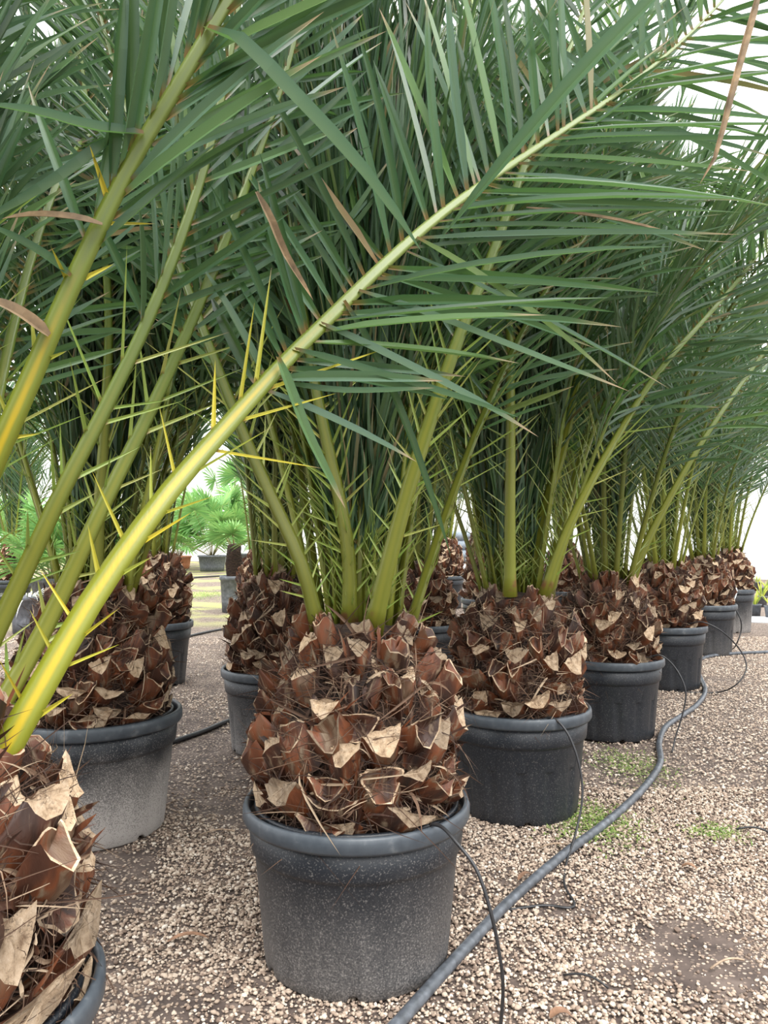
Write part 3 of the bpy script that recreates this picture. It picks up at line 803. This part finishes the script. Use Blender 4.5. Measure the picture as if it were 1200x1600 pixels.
# hero fronds of the corner palm
hero_frond(corner, [(-70, 1300, 1.13), (0, 1190, 1.14), (60, 1085, 1.16), (150, 930, 1.22), (260, 775, 1.30), (340, 683, 1.37), (430, 582, 1.46), (500, 512, 1.53), (620, 395, 1.65), (720, 312, 1.75), (830, 237, 1.87), (960, 150, 2.0), (1060, 70, 2.1), (1130, 0, 2.15), (1200, -80, 2.2)],
           (0.1, -1, 0.25), 0.050, 0.010, 21, dict(start=0.29, spine0=0.05, spine1=0.31, count=58, len=0.62, width=0.021, a0=60, a1=44, spread=0.8, spines=10, spine_len=0.11, droop=0.05, gravity=0.05), True,
           extra=[([(1040, -20, 1.75), (930, 90, 1.7), (820, 215, 1.66), (740, 310, 1.64), (690, 372, 1.64)], 0.036),
                  ([(1190, -30, 1.6), (1165, 60, 1.6), (1135, 170, 1.6), (1118, 245, 1.6), (1092, 290, 1.6)], 0.016, 1),
                  ([(822, 325, 1.80), (900, 335, 1.78), (980, 348, 1.77), (1075, 372, 1.77)], 0.012, 1),
                  ([(400, 300, 1.42), (425, 350, 1.42), (445, 400, 1.43), (490, 470, 1.44)], 0.016, 1),
                  ([(434, 558, 1.45), (450, 600, 1.43), (485, 690, 1.42), (540, 795, 1.42)], 0.02),
                  ([(500, 506, 1.53), (610, 560, 1.50), (730, 620, 1.48), (842, 683, 1.48)], 0.021),
                  ([(458, 546, 1.49), (570, 580, 1.46), (690, 615, 1.45), (816, 654, 1.45)], 0.020),
                  ([(446, 600, 1.47), (520, 612, 1.45), (600, 612, 1.44), (680, 606, 1.44)], 0.016),
                  ([(560, 455, 1.58), (700, 505, 1.54), (840, 560, 1.52), (985, 612, 1.52)], 0.020),
                  ([(650, 372, 1.67), (760, 440, 1.62), (870, 520, 1.60), (965, 600, 1.60)], 0.020),
                  ([(537, 470, 1.56), (585, 555, 1.53), (640, 680, 1.52), (705, 870, 1.52)], 0.018)], maxleaf=124)
hero_frond(corner, [(-170, 1060, 1.16), (-80, 880, 1.14), (0, 700, 1.12), (45, 600, 1.12), (115, 440, 1.12), (200, 265, 1.12), (280, 130, 1.12), (345, 20, 1.13), (410, -90, 1.15), (480, -200, 1.2), (560, -320, 1.25), (650, -420, 1.3)],
           (0.5, -1, 0.2), 0.044, 0.012, 22, dict(start=0.40, spine0=0.06, spine1=0.46, count=34, len=0.50, width=0.019, a0=24, a1=16, spines=6, spread=1.6, spine_len=0.045), True,
           extra=[([(322, 45, 1.12), (370, 65, 1.09), (450, 150, 1.07), (560, 265, 1.06), (660, 395, 1.06)], 0.030),
                  ([(225, 210, 1.11), (150, 205, 1.08), (60, 180, 1.06), (-30, 162, 1.05)], 0.022),
                  ([(180, 215, 1.11), (120, 265, 1.08), (50, 310, 1.06), (-40, 355, 1.05)], 0.022),
                  ([(110, 432, 1.11), (60, 395, 1.09), (-20, 350, 1.08)], 0.016),
                  ([(160, 352, 1.11), (110, 342, 1.09), (55, 338, 1.08), (2, 342, 1.08)], 0.014, 1),
                  ([(76, 525, 1.11), (50, 505, 1.10), (20, 485, 1.09), (-25, 465, 1.09)], 0.020, 1)], maxleaf=60)
for k, pts in enumerate(([(-135, 1190, 1.2), (-60, 1090, 1.27), (20, 930, 1.32), (95, 770, 1.35), (165, 635, 1.40), (235, 490, 1.45), (290, 350, 1.5), (330, 220, 1.55), (360, 80, 1.6), (390, -100, 1.7), (420, -250, 1.8)],
                         [(-90, 1230, 1.2), (-5, 1110, 1.30), (75, 970, 1.37), (160, 790, 1.42), (235, 640, 1.5), (300, 500, 1.55), (350, 380, 1.6), (400, 250, 1.7), (450, 100, 1.8), (490, -60, 1.9), (530, -200, 2.0)])):
    hero_frond(corner, pts, (0.7, -0.6, 0.2), 0.040, 0.011, 23 + k, dict(start=0.38, spine0=0.05, spine1=0.38, count=36, len=0.44, width=0.018, a0=38, a1=24, spread=1.5, spines=9, spine_len=0.10), False, maxleaf=56)

# hero fronds of the centre front palm
hero_frond(front, [(583, 988, 1.96), (605, 890, 1.93), (640, 760, 1.92), (680, 635, 1.93), (720, 520, 1.95), (765, 410, 2.0), (805, 300, 2.05), (850, 180, 2.15), (900, 50, 2.3), (950, -80, 2.4), (1000, -180, 2.5)],
           (-0.4, -1, 0.2), 0.050, 0.012, 31, dict(start=0.30, spine0=0.02, spine1=0.32, count=50, len=0.48, a0=52, spines=13, spine_len=0.13))
hero_frond(front, [(498, 985, 1.98), (470, 880, 1.93), (425, 780, 1.92), (385, 690, 1.93), (345, 590, 1.95), (300, 470, 2.0), (250, 330, 2.1), (200, 180, 2.2), (150, 0, 2.3), (110, -150, 2.4)],
           (0.6, -0.8, 0.3), 0.044, 0.012, 32, dict(start=0.30, count=50, len=0.46, a0=50, spines=12))
hero_frond(front, [(545, 975, 2.06), (545, 880, 2.05), (532, 790, 2.04), (510, 690, 2.04), (492, 600, 2.05), (472, 480, 2.08), (457, 350, 2.12), (442, 200, 2.2), (430, 0, 2.3), (420, -150, 2.4)],
           (0.3, -1, 0.1), 0.043, 0.012, 33, dict(start=0.30, count=50, len=0.46, a0=42, spines=12))
# second palm
hero_frond(second, [(797, 932, 3.0), (797, 800, 2.98), (798, 650, 2.97), (795, 500, 2.97), (780, 380, 3.0), (765, 250, 3.05), (750, 100, 3.1), (730, -50, 3.2), (705, -180, 3.3)],
           (0.1, 1, 0.1), 0.050, 0.012, 41, dict(start=0.30, count=50, spines=12, a0=48))
hero_frond(second, [(850, 932, 3.05), (880, 845, 3.03), (920, 760, 3.05), (960, 690, 3.1), (1000, 622, 3.15), (1050, 555, 3.2), (1100, 500, 3.3), (1160, 430, 3.4), (1220, 350, 3.5), (1290, 270, 3.6), (1370, 200, 3.7)],
           (-0.3, -1, 0.4), 0.044, 0.011, 42, dict(start=0.26, count=52, len=0.55, spines=12, a0=56, droop=0.05, gravity=0.06))
hero_frond(second, [(830, 925, 3.2), (850, 800, 3.18), (875, 720, 3.18), (895, 630, 3.2), (915, 520, 3.22), (930, 400, 3.25), (945, 250, 3.3), (960, 100, 3.35), (975, -50, 3.4), (990, -180, 3.5)],
           (-0.6, -0.8, 0.1), 0.052, 0.012, 43, dict(start=0.30, count=48, spines=12, a0=46))
# left palm
hero_frond(left, [(150, 935, 2.85), (155, 800, 2.83), (165, 650, 2.83), (170, 500, 2.84), (160, 350, 2.86), (140, 200, 2.9), (115, 0, 2.95), (90, -180, 3.0)],
           (0.2, -1, 0.1), 0.052, 0.012, 51, dict(start=0.30, count=48, spines=11, a0=42))
hero_frond(left, [(195, 935, 2.88), (225, 800, 2.85), (250, 690, 2.85), (275, 560, 2.86), (300, 430, 2.9), (320, 280, 2.95), (335, 100, 3.0), (345, -100, 3.1)],
           (-0.6, -0.8, 0.1), 0.050, 0.012, 52, dict(start=0.30, count=48, spines=11, a0=46))
# third palm, leaning right
hero_frond(third, [(985, 915, 4.3), (1005, 860, 4.28), (1040, 790, 4.3), (1085, 710, 4.35), (1130, 640, 4.4), (1180, 570, 4.5), (1240, 490, 4.6), (1310, 410, 4.7), (1390, 340, 4.9)],
           (-0.3, -1, 0.4), 0.050, 0.011, 61, dict(start=0.26, count=46, len=0.55, spines=10, a0=56, gravity=0.06), maxleaf=92)

# ------------------------------------------------------------------ fan palms and small plants behind
def fan_leaf_mesh(seed, rad=0.55, nl=26):
    rng = random.Random(seed); mb = MB()
    # stalk along +Z from the origin, the fan opens at z = 1
    for s in range(6):
        pass
    for i in range(nl):
        a = math.radians(-125 + 250 * i / (nl - 1)); D = Vector((math.sin(a), 0.25 * rng.uniform(0.2, 1), math.cos(a))).normalized()
        le = rad * rng.uniform(0.85, 1.08) * (1 - 0.2 * abs(a) / 2.2)
        leaflet(mb, blade_path(Vector((0, 0, 0)), D, le, Vector((0, 0.10, -0.10)), 4), Vector((0, -1, 0.2)), 0.055, rng.random(), 0.35, lambda t: 0.25 + 1.1 * t if t < 0.6 else (0.9 if t < 1 else 0))
    return mb.mesh('leaf', M['fan_leaf'], False)


FAN = [fan_leaf_mesh(k) for k in range(4)]


def tub(parent, D, hp, material):
    R = D / 2; mb = MB()
    lathe(mb, [(0.02, 0.01), (0.8 * R, 0.0), (0.84 * R, 0.3 * hp), (0.93 * R, 0.88 * hp), (1.0 * R, 0.89 * hp), (1.0 * R, 0.99 * hp), (0.97 * R, hp), (0.92 * R, 0.99 * hp), (0.9 * R, 0.86 * hp), (0.02, 0.88 * hp)], 40)
    o = mb.build('pot', material, parent); o.color = (0.5, 0, 0, 1); return o


def fan_palm(label, px, yb, D, hp, ph, nleaf, seed, rad, trunk=0.0, pot_mat='greypot'):
    rng = random.Random(seed); loc = ground_spot(px, yb, D)
    t = thing('potted_fan_palm', label, 'fan palm', loc, 'fan palms at the back left')
    tub(t, D, hp, M[pot_mat])
    if trunk:
        mb = MB(); lathe(mb, [(0.10, hp * 0.85), (0.12, hp + trunk * 0.4), (0.09, hp + trunk), (0.01, hp + trunk + 0.03)], 16, lambda a, j, r, z: (r * (1 + 0.12 * math.sin(a * 5 + j * 2)), z)); mb.build('trunk', M['trunk'], t)
    for i in range(nleaf):
        a = i * 2.39996; el = math.radians(rng.uniform(8, 70)); ln = ph * rng.uniform(0.55, 1.0)
        D_ = Vector((math.cos(a) * math.sin(el), math.sin(a) * math.sin(el), math.cos(el)))
        b0 = Vector((0.03 * math.cos(a), 0.03 * math.sin(a), hp * 0.9 + trunk)); e = b0 + D_ * ln * (1 - 0.35 * math.sin(el))
        st = MB(); tube(st, [b0, b0.lerp(e, 0.5) + Vector((0, 0, 0.04)), e], 0.008, 4, None, 6)
        so = st.build('stalk', M['spine'], t)
        lf = link('leaf', rng.choice(FAN), so)
        lf.matrix_local = Matrix.Translation(e) @ Matrix.Rotation(a - PI / 2 + rng.gauss(0, 0.3), 4, 'Z') @ Matrix.Rotation(-el * 0.9, 4, 'X') @ Matrix.Scale(rad / 0.55 * rng.uniform(0.8, 1.15), 4)
    return t


fan_palm('big light green fan palm in grey tub in the opening between left and centre palms', 332, 893, 0.95, 0.52, 2.3, 34, 1, 0.85)
fan_palm('small fan palm in slim grey pot with brown stem at the opening edge', 366, 957, 0.42, 0.53, 0.5, 9, 2, 0.35, 0.45)
fan_palm('fan palm farthest back in the opening, beneath the hanging fronds', 372, 886, 0.8, 0.5, 3.0, 26, 3, 0.85, 0.5)
fan_palm('bushy fan palm behind the thick yellow petiole at the opening', 282, 889, 0.8, 0.45, 2.2, 26, 4, 0.8, 0, 'terracotta')
fan_palm('fan palm in dark tub seen between green petioles at left', 84, 962, 0.60, 0.52, 1.15, 24, 5, 0.5)
fan_palm('pale fan palm behind the dark tub at left', 130, 915, 0.7, 0.5, 1.6, 22, 6, 0.65)
fan_palm('fan palm behind the corner petioles near the left edge', 20, 920, 0.7, 0.5, 1.7, 22, 7, 0.65)


def strand_pot(label, px, yb):
    rng = random.Random(3); t = thing('potted_dry_grass', label, 'plant', ground_spot(px, yb, 0.4))
    tub(t, 0.40, 0.42, M['greypot'])
    mb = MB()
    for i in range(46):
        a = rng.uniform(0, 2 * PI); D_ = Vector((math.cos(a), math.sin(a), rng.uniform(0.3, 1.6))).normalized()
        leaflet(mb, blade_path(Vector((0.1 * math.cos(a), 0.1 * math.sin(a), 0.38)), D_, rng.uniform(0.25, 0.42), Vector((0, 0, -rng.uniform(0.4, 1.0))), 5), Vector((0, 0, 1)), 0.014, rng.random(), 0.3)
    mb.build('strands', M['straw'], t, False)['kind'] = 'stuff'


strand_pot('pot of drooping white dried grass beside the dark tub at left', 46, 990)

LEAFTUFT = []
for k in range(3):
    rng = random.Random(70 + k); mb = MB()
    for i in range(20):
        a = rng.uniform(0, 6.28); D_ = Vector((math.cos(a) * 0.35, math.sin(a) * 0.35, 1)).normalized()
        leaflet(mb, blade_path(Vector((0.02 * math.cos(a), 0.02 * math.sin(a), 0)), D_, rng.uniform(0.12, 0.26), Vector((math.cos(a), math.sin(a), -0.3)) * 0.3, 4), Vector((-math.cos(a), -math.sin(a), 0.3)), 0.016, rng.random(), 0.3)
    LEAFTUFT.append(mb.mesh('leaves', M['grass'], False))
TP = MB(); lathe(TP, [(0.01, 0.006), (0.070, 0.0), (0.086, 0.15), (0.092, 0.151), (0.092, 0.168), (0.084, 0.168), (0.082, 0.14), (0.01, 0.145)], 24); TPm = TP.mesh('pot', M['greypot'])
seed_spots = [(1177, 963, 'yellow seedling in small grey pot right behind the last palm pot', 1.0), (1203, 966, 'seedling pot cut by the right picture edge, nearest of the small pots', 1.0),
              (1188, 948, 'tall green seedling behind the yellow one', 1.3), (1168, 938, 'short seedling half hidden behind the last palm pot rim', 1.0), (1196, 932, 'seedling in the third row of small pots at right edge', 0.9),
              (1182, 922, 'seedling in the farthest row of small pots', 0.9), (1215, 944, 'seedling pot in the second row, out past the edge', 1.0)]
for k, (px, yb, lab, s) in enumerate(seed_spots[:6]):
    t = thing('potted_seedling', lab, 'seedling', ground_spot(px, yb, 0.18), 'small seedlings at the right')
    link('pot', TPm, t); l = link('leaves', LEAFTUFT[k % 3], t); l['kind'] = 'stuff'; l.location = (0, 0, 0.145); l.scale = (s, s, s)
mb = MB(); p0, p1, p2, p3 = G(1150, 972), G(1330, 978), G(1330, 966), G(1150, 964)
mb.add([p + Vector((0, 0, 0.012)) for p in (p0, p1, p2, p3)] + [p + Vector((0, 0, -0.005)) for p in (p0, p1, p2, p3)], [(0, 1, 2, 3), (0, 4, 5, 1), (1, 5, 6, 2), (2, 6, 7, 3), (3, 7, 4, 0)])
tag(mb.build('ground_sheet', M['mat_white'], None, False), 'pale plastic strip on the ground before the small seedlings', 'sheet')

# ribbed pipe stack
rk = thing('pipe_rack', 'low dark rack holding the ribbed pipes far behind the centre', 'rack', W(716, 880, 15.5).to_2d().to_3d())
for sx in (-0.42, 0.42):
    mb = MB(); tube(mb, [(sx, 0.0, 0), (sx, 0.0, 0.3), (sx, 0, 0.60)], 0.03, 6, None, 4); mb.build('post', M['tube'], rk)
mb = MB(); tube(mb, [(-0.5, 0.0, 0.60), (0, 0, 0.60), (0.5, 0, 0.60)], 0.035, 6, None, 4); mb.build('crossbar', M['tube'], rk)
mb = MB(); tube(mb, [(-0.5, 0.9, 0.60), (0, 0.9, 0.60), (0.5, 0.9, 0.60)], 0.035, 6, None, 4); mb.build('crossbar', M['tube'], rk)
for sx in (-0.42, 0.42):
    mb = MB(); tube(mb, [(sx, 0.9, 0), (sx, 0.9, 0.3), (sx, 0.9, 0.60)], 0.03, 6, None, 4); mb.build('post', M['tube'], rk)
for k, (lab) in enumerate(('lowest ribbed grey pipe of the stack between far palms', 'middle ribbed grey pipe of the stack between far palms', 'topmost ribbed grey pipe of the stack between far palms')):
    mb = MB(); z = 0.735 + k * 0.20; c = rk.location
    a0 = Vector((c.x - 0.32, c.y - 0.25, z)); a1 = Vector((c.x + 0.30 , c.y + 1.2, z))
    tube(mb, [a0, a0.lerp(a1, 0.5), a1], 0.1, 14, lambda t: 0.098 + 0.008 * math.sin(t * 120), 90)
    tag(mb.build('ribbed_pipe', M['blue_pipe']), lab, 'pipe', 'ribbed pipes in the stack')

# ------------------------------------------------------------------ irrigation
def ground_tube(name, pts, r, material, label, cat='hose', lift=None, n=120, seg=8):
    P = [(G(p[0], p[1]) + Vector((0, 0, r * 0.9))) if len(p) == 2 else W(*p) for p in pts]
    mb = MB(); tube(mb, P, r, seg, None, n); return tag(mb.build(name, M[material]), label, cat)


ground_tube('irrigation_pipe', [(-250, 2900), (330, 2000), (560, 1680), (630, 1600), (700, 1520), (780, 1432), (830, 1385), (885, 1338), (940, 1297), (985, 1258), (1015, 1225), (1032, 1195), (1030, 1165), (1040, 1140), (1065, 1122), (1090, 1104), (1102, 1082), (1094, 1060), (1088, 1042), (1098, 1031), (1140, 1024), (1260, 1019), (1400, 1015)], 0.0155, 'pipe', 'thick grey irrigation pipe winding over the gravel at right', n=220, seg=10)


def drip(pts, label, material='tube', r=0.0042):
    P = []
    for p in pts: P.append(W(*p) if len(p) == 3 else G(p[0], p[1]) + Vector((0, 0, r)))
    mb = MB(); tube(mb, P, r, 6, None, 70); return tag(mb.build('drip_tube', M[material]), label, 'tube', 'thin drip tubes')


drip([(672, 1288, 1.83), (690, 1292, 1.80), (712, 1315, 1.76), (745, 1360, 1.72), (768, 1430, 1.69), (782, 1500, 1.68), (786, 1550, 1.68), (781, 1620)], 'thin black drip tube arching from the centre front pot rim to the ground')
drip([(845, 1124, 2.92), (865, 1122, 2.88), (888, 1148, 2.84), (905, 1195, 2.80), (910, 1245, 2.76), (900, 1300, 2.70), (885, 1350), (882, 1385), (897, 1412), (890, 1421), (850, 1417), (795, 1424)], 'thin black drip tube looping from the second pot onto the pipe')
drip([(1005, 1030, 4.12), (1032, 1024, 4.08), (1056, 1045, 4.05), (1071, 1078, 4.0), (1068, 1110, 3.98), (1056, 1150, 3.95), (1050, 1177)], 'thin black drip tube arching from the third pot to the pipe')
drip([(1075, 975, 5.5), (1098, 972, 5.45), (1130, 988, 5.4), (1158, 1018, 5.4), (1166, 1045, 5.35), (1150, 1070, 5.3), (1120, 1083), (1070, 1082), (1015, 1076)], 'wide drip tube loop hanging from the fourth pot over the gravel', r=0.005)
drip([(1122, 945, 7.2), (1142, 944, 7.15), (1156, 965, 7.1), (1158, 985, 7.1), (1150, 1008, 7.1), (1143, 1016)], 'thin drip tube from the fifth pot rim', r=0.006)
drip([(1145, 918, 8.6), (1151, 920, 8.55), (1150, 930, 8.5), (1143, 943, 8.45), (1120, 962, 8.4), (1112, 1000, 8.2), (1108, 1004)], 'white drip tube on the last pot of the right row', 'white_tube', 0.006)
ground_tube('black_hose', [(-60, 1272), (5, 1248), (60, 1225), (150, 1205), (270, 1163), (318, 1146), (362, 1128), (440, 1105)], 0.014, 'tube', 'black hose lying behind the wide dusty pot at left')
ground_tube('far_hose', [(200, 1020), (290, 997), (330, 988), (372, 981), (440, 970)], 0.014, 'tube', 'far black hose crossing the bright gravel opening')
ground_tube('thin_far_hose', [(250, 912), (300, 904), (345, 901), (400, 897)], 0.022, 'tube', 'thinnest and farthest hose crossing the grassy patch')

# ------------------------------------------------------------------ litter and weeds
def dry(px, py, ang, ln, w, label, curl=0.25, material='dry', name='dry_leaf'):
    p = G(px, py) + Vector((0, 0, 0.010)); D_ = Vector((math.cos(ang), math.sin(ang), 0)); S = Vector((-D_.y, D_.x, 0))
    mb = MB(); P = [p + D_ * (t * ln) + S * (math.sin(t * 2.5) * ln * curl * 0.3) + Vector((0, 0, 0.012 * math.sin(t * 3.1))) for t in [i / 7 for i in range(8)]]
    if material == 'dry': leaflet(mb, P, Vector((0, 0, 1)), w, 0.5, 0.5)
    else: tube(mb, P, w / 2, 5, None, 8)
    tag(mb.build(name, M[material]), label, 'twig' if name == 'dry_twig' else 'dry leaf')


dry(262, 1478, 0.12, 0.11, 0.020, 'dark dry leaf on bare soil left of the centre front pot')
dry(810, 1380, 0.5, 0.06, 0.018, 'brown leaf scrap beside the pipe right of the second pot')
dry(1065, 1360, -0.6, 0.05, 0.020, 'orange-brown leaf scrap alone on pale gravel at right')
dry(860, 1598, 0.0, 0.05, 0.025, 'red-brown leaf scrap at the bottom edge near the pipe')
dry(285, 1265, 1.2, 0.09, 0.004, 'pale twig standing out near the wide dusty pot', 0.1, 'wood', 'dry_twig')
dry(840, 1330, 0.15, 0.13, 0.006, 'pale twig between the second pot and the pipe', 0.1, 'wood', 'dry_twig')
dry(880, 1530, -0.6, 0.11, 0.006, 'dark bent twig on pale gravel below the pipe', 0.4, 'tube', 'dry_twig')
dry(1110, 1520, 0.35, 0.11, 0.006, 'pale twig on the dark gravel patch at right', 0.1, 'wood', 'dry_twig')
dry(310, 1310, 0.3, 0.13, 0.005, 'thin twig left of the centre front pot', 0.2, 'wood', 'dry_twig')
dry(1150, 1300, -0.5, 0.12, 0.008, 'dark curved twig near the right edge', 0.6, 'tube', 'dry_twig')

for (px, py, sx, sy, n, lab) in ((925, 1285, 0.17, 0.24, 1300, 'moss green weeds sprouting on both sides of the grey pipe'), (1120, 1300, 0.10, 0.10, 300, 'small weed patch in the gravel near the right edge'), (985, 1195, 0.18, 0.30, 700, 'thin weeds beside the pipe bend'), (960, 1110, 0.1, 0.1, 60, 'tiny weeds by the third pot'), (318, 930, 0.5, 1.4, 900, 'yellowish grass patch in the bright opening')):
    rng = random.Random(px); c = G(px, py); mb = MB()
    far_ = 1 if py > 1000 else 2.2
    for i in range(n):
        p = c + Vector((rng.gauss(0, sx * 0.5), rng.gauss(0, sy * 0.5), 0.003)); a = rng.uniform(0, 6.28)
        D_ = Vector((math.cos(a), math.sin(a), rng.uniform(0.2, 0.9))).normalized()
        leaflet(mb, blade_path(p, D_, rng.uniform(0.010, 0.028) * far_, Vector((0, 0, -0.2)), 3), Vector((0, 0, 1)), 0.006 * far_, rng.random(), 0.2)
    o = mb.build('weeds', M['weed'], None, False); tag(o, lab, 'weeds'); o['kind'] = 'stuff'
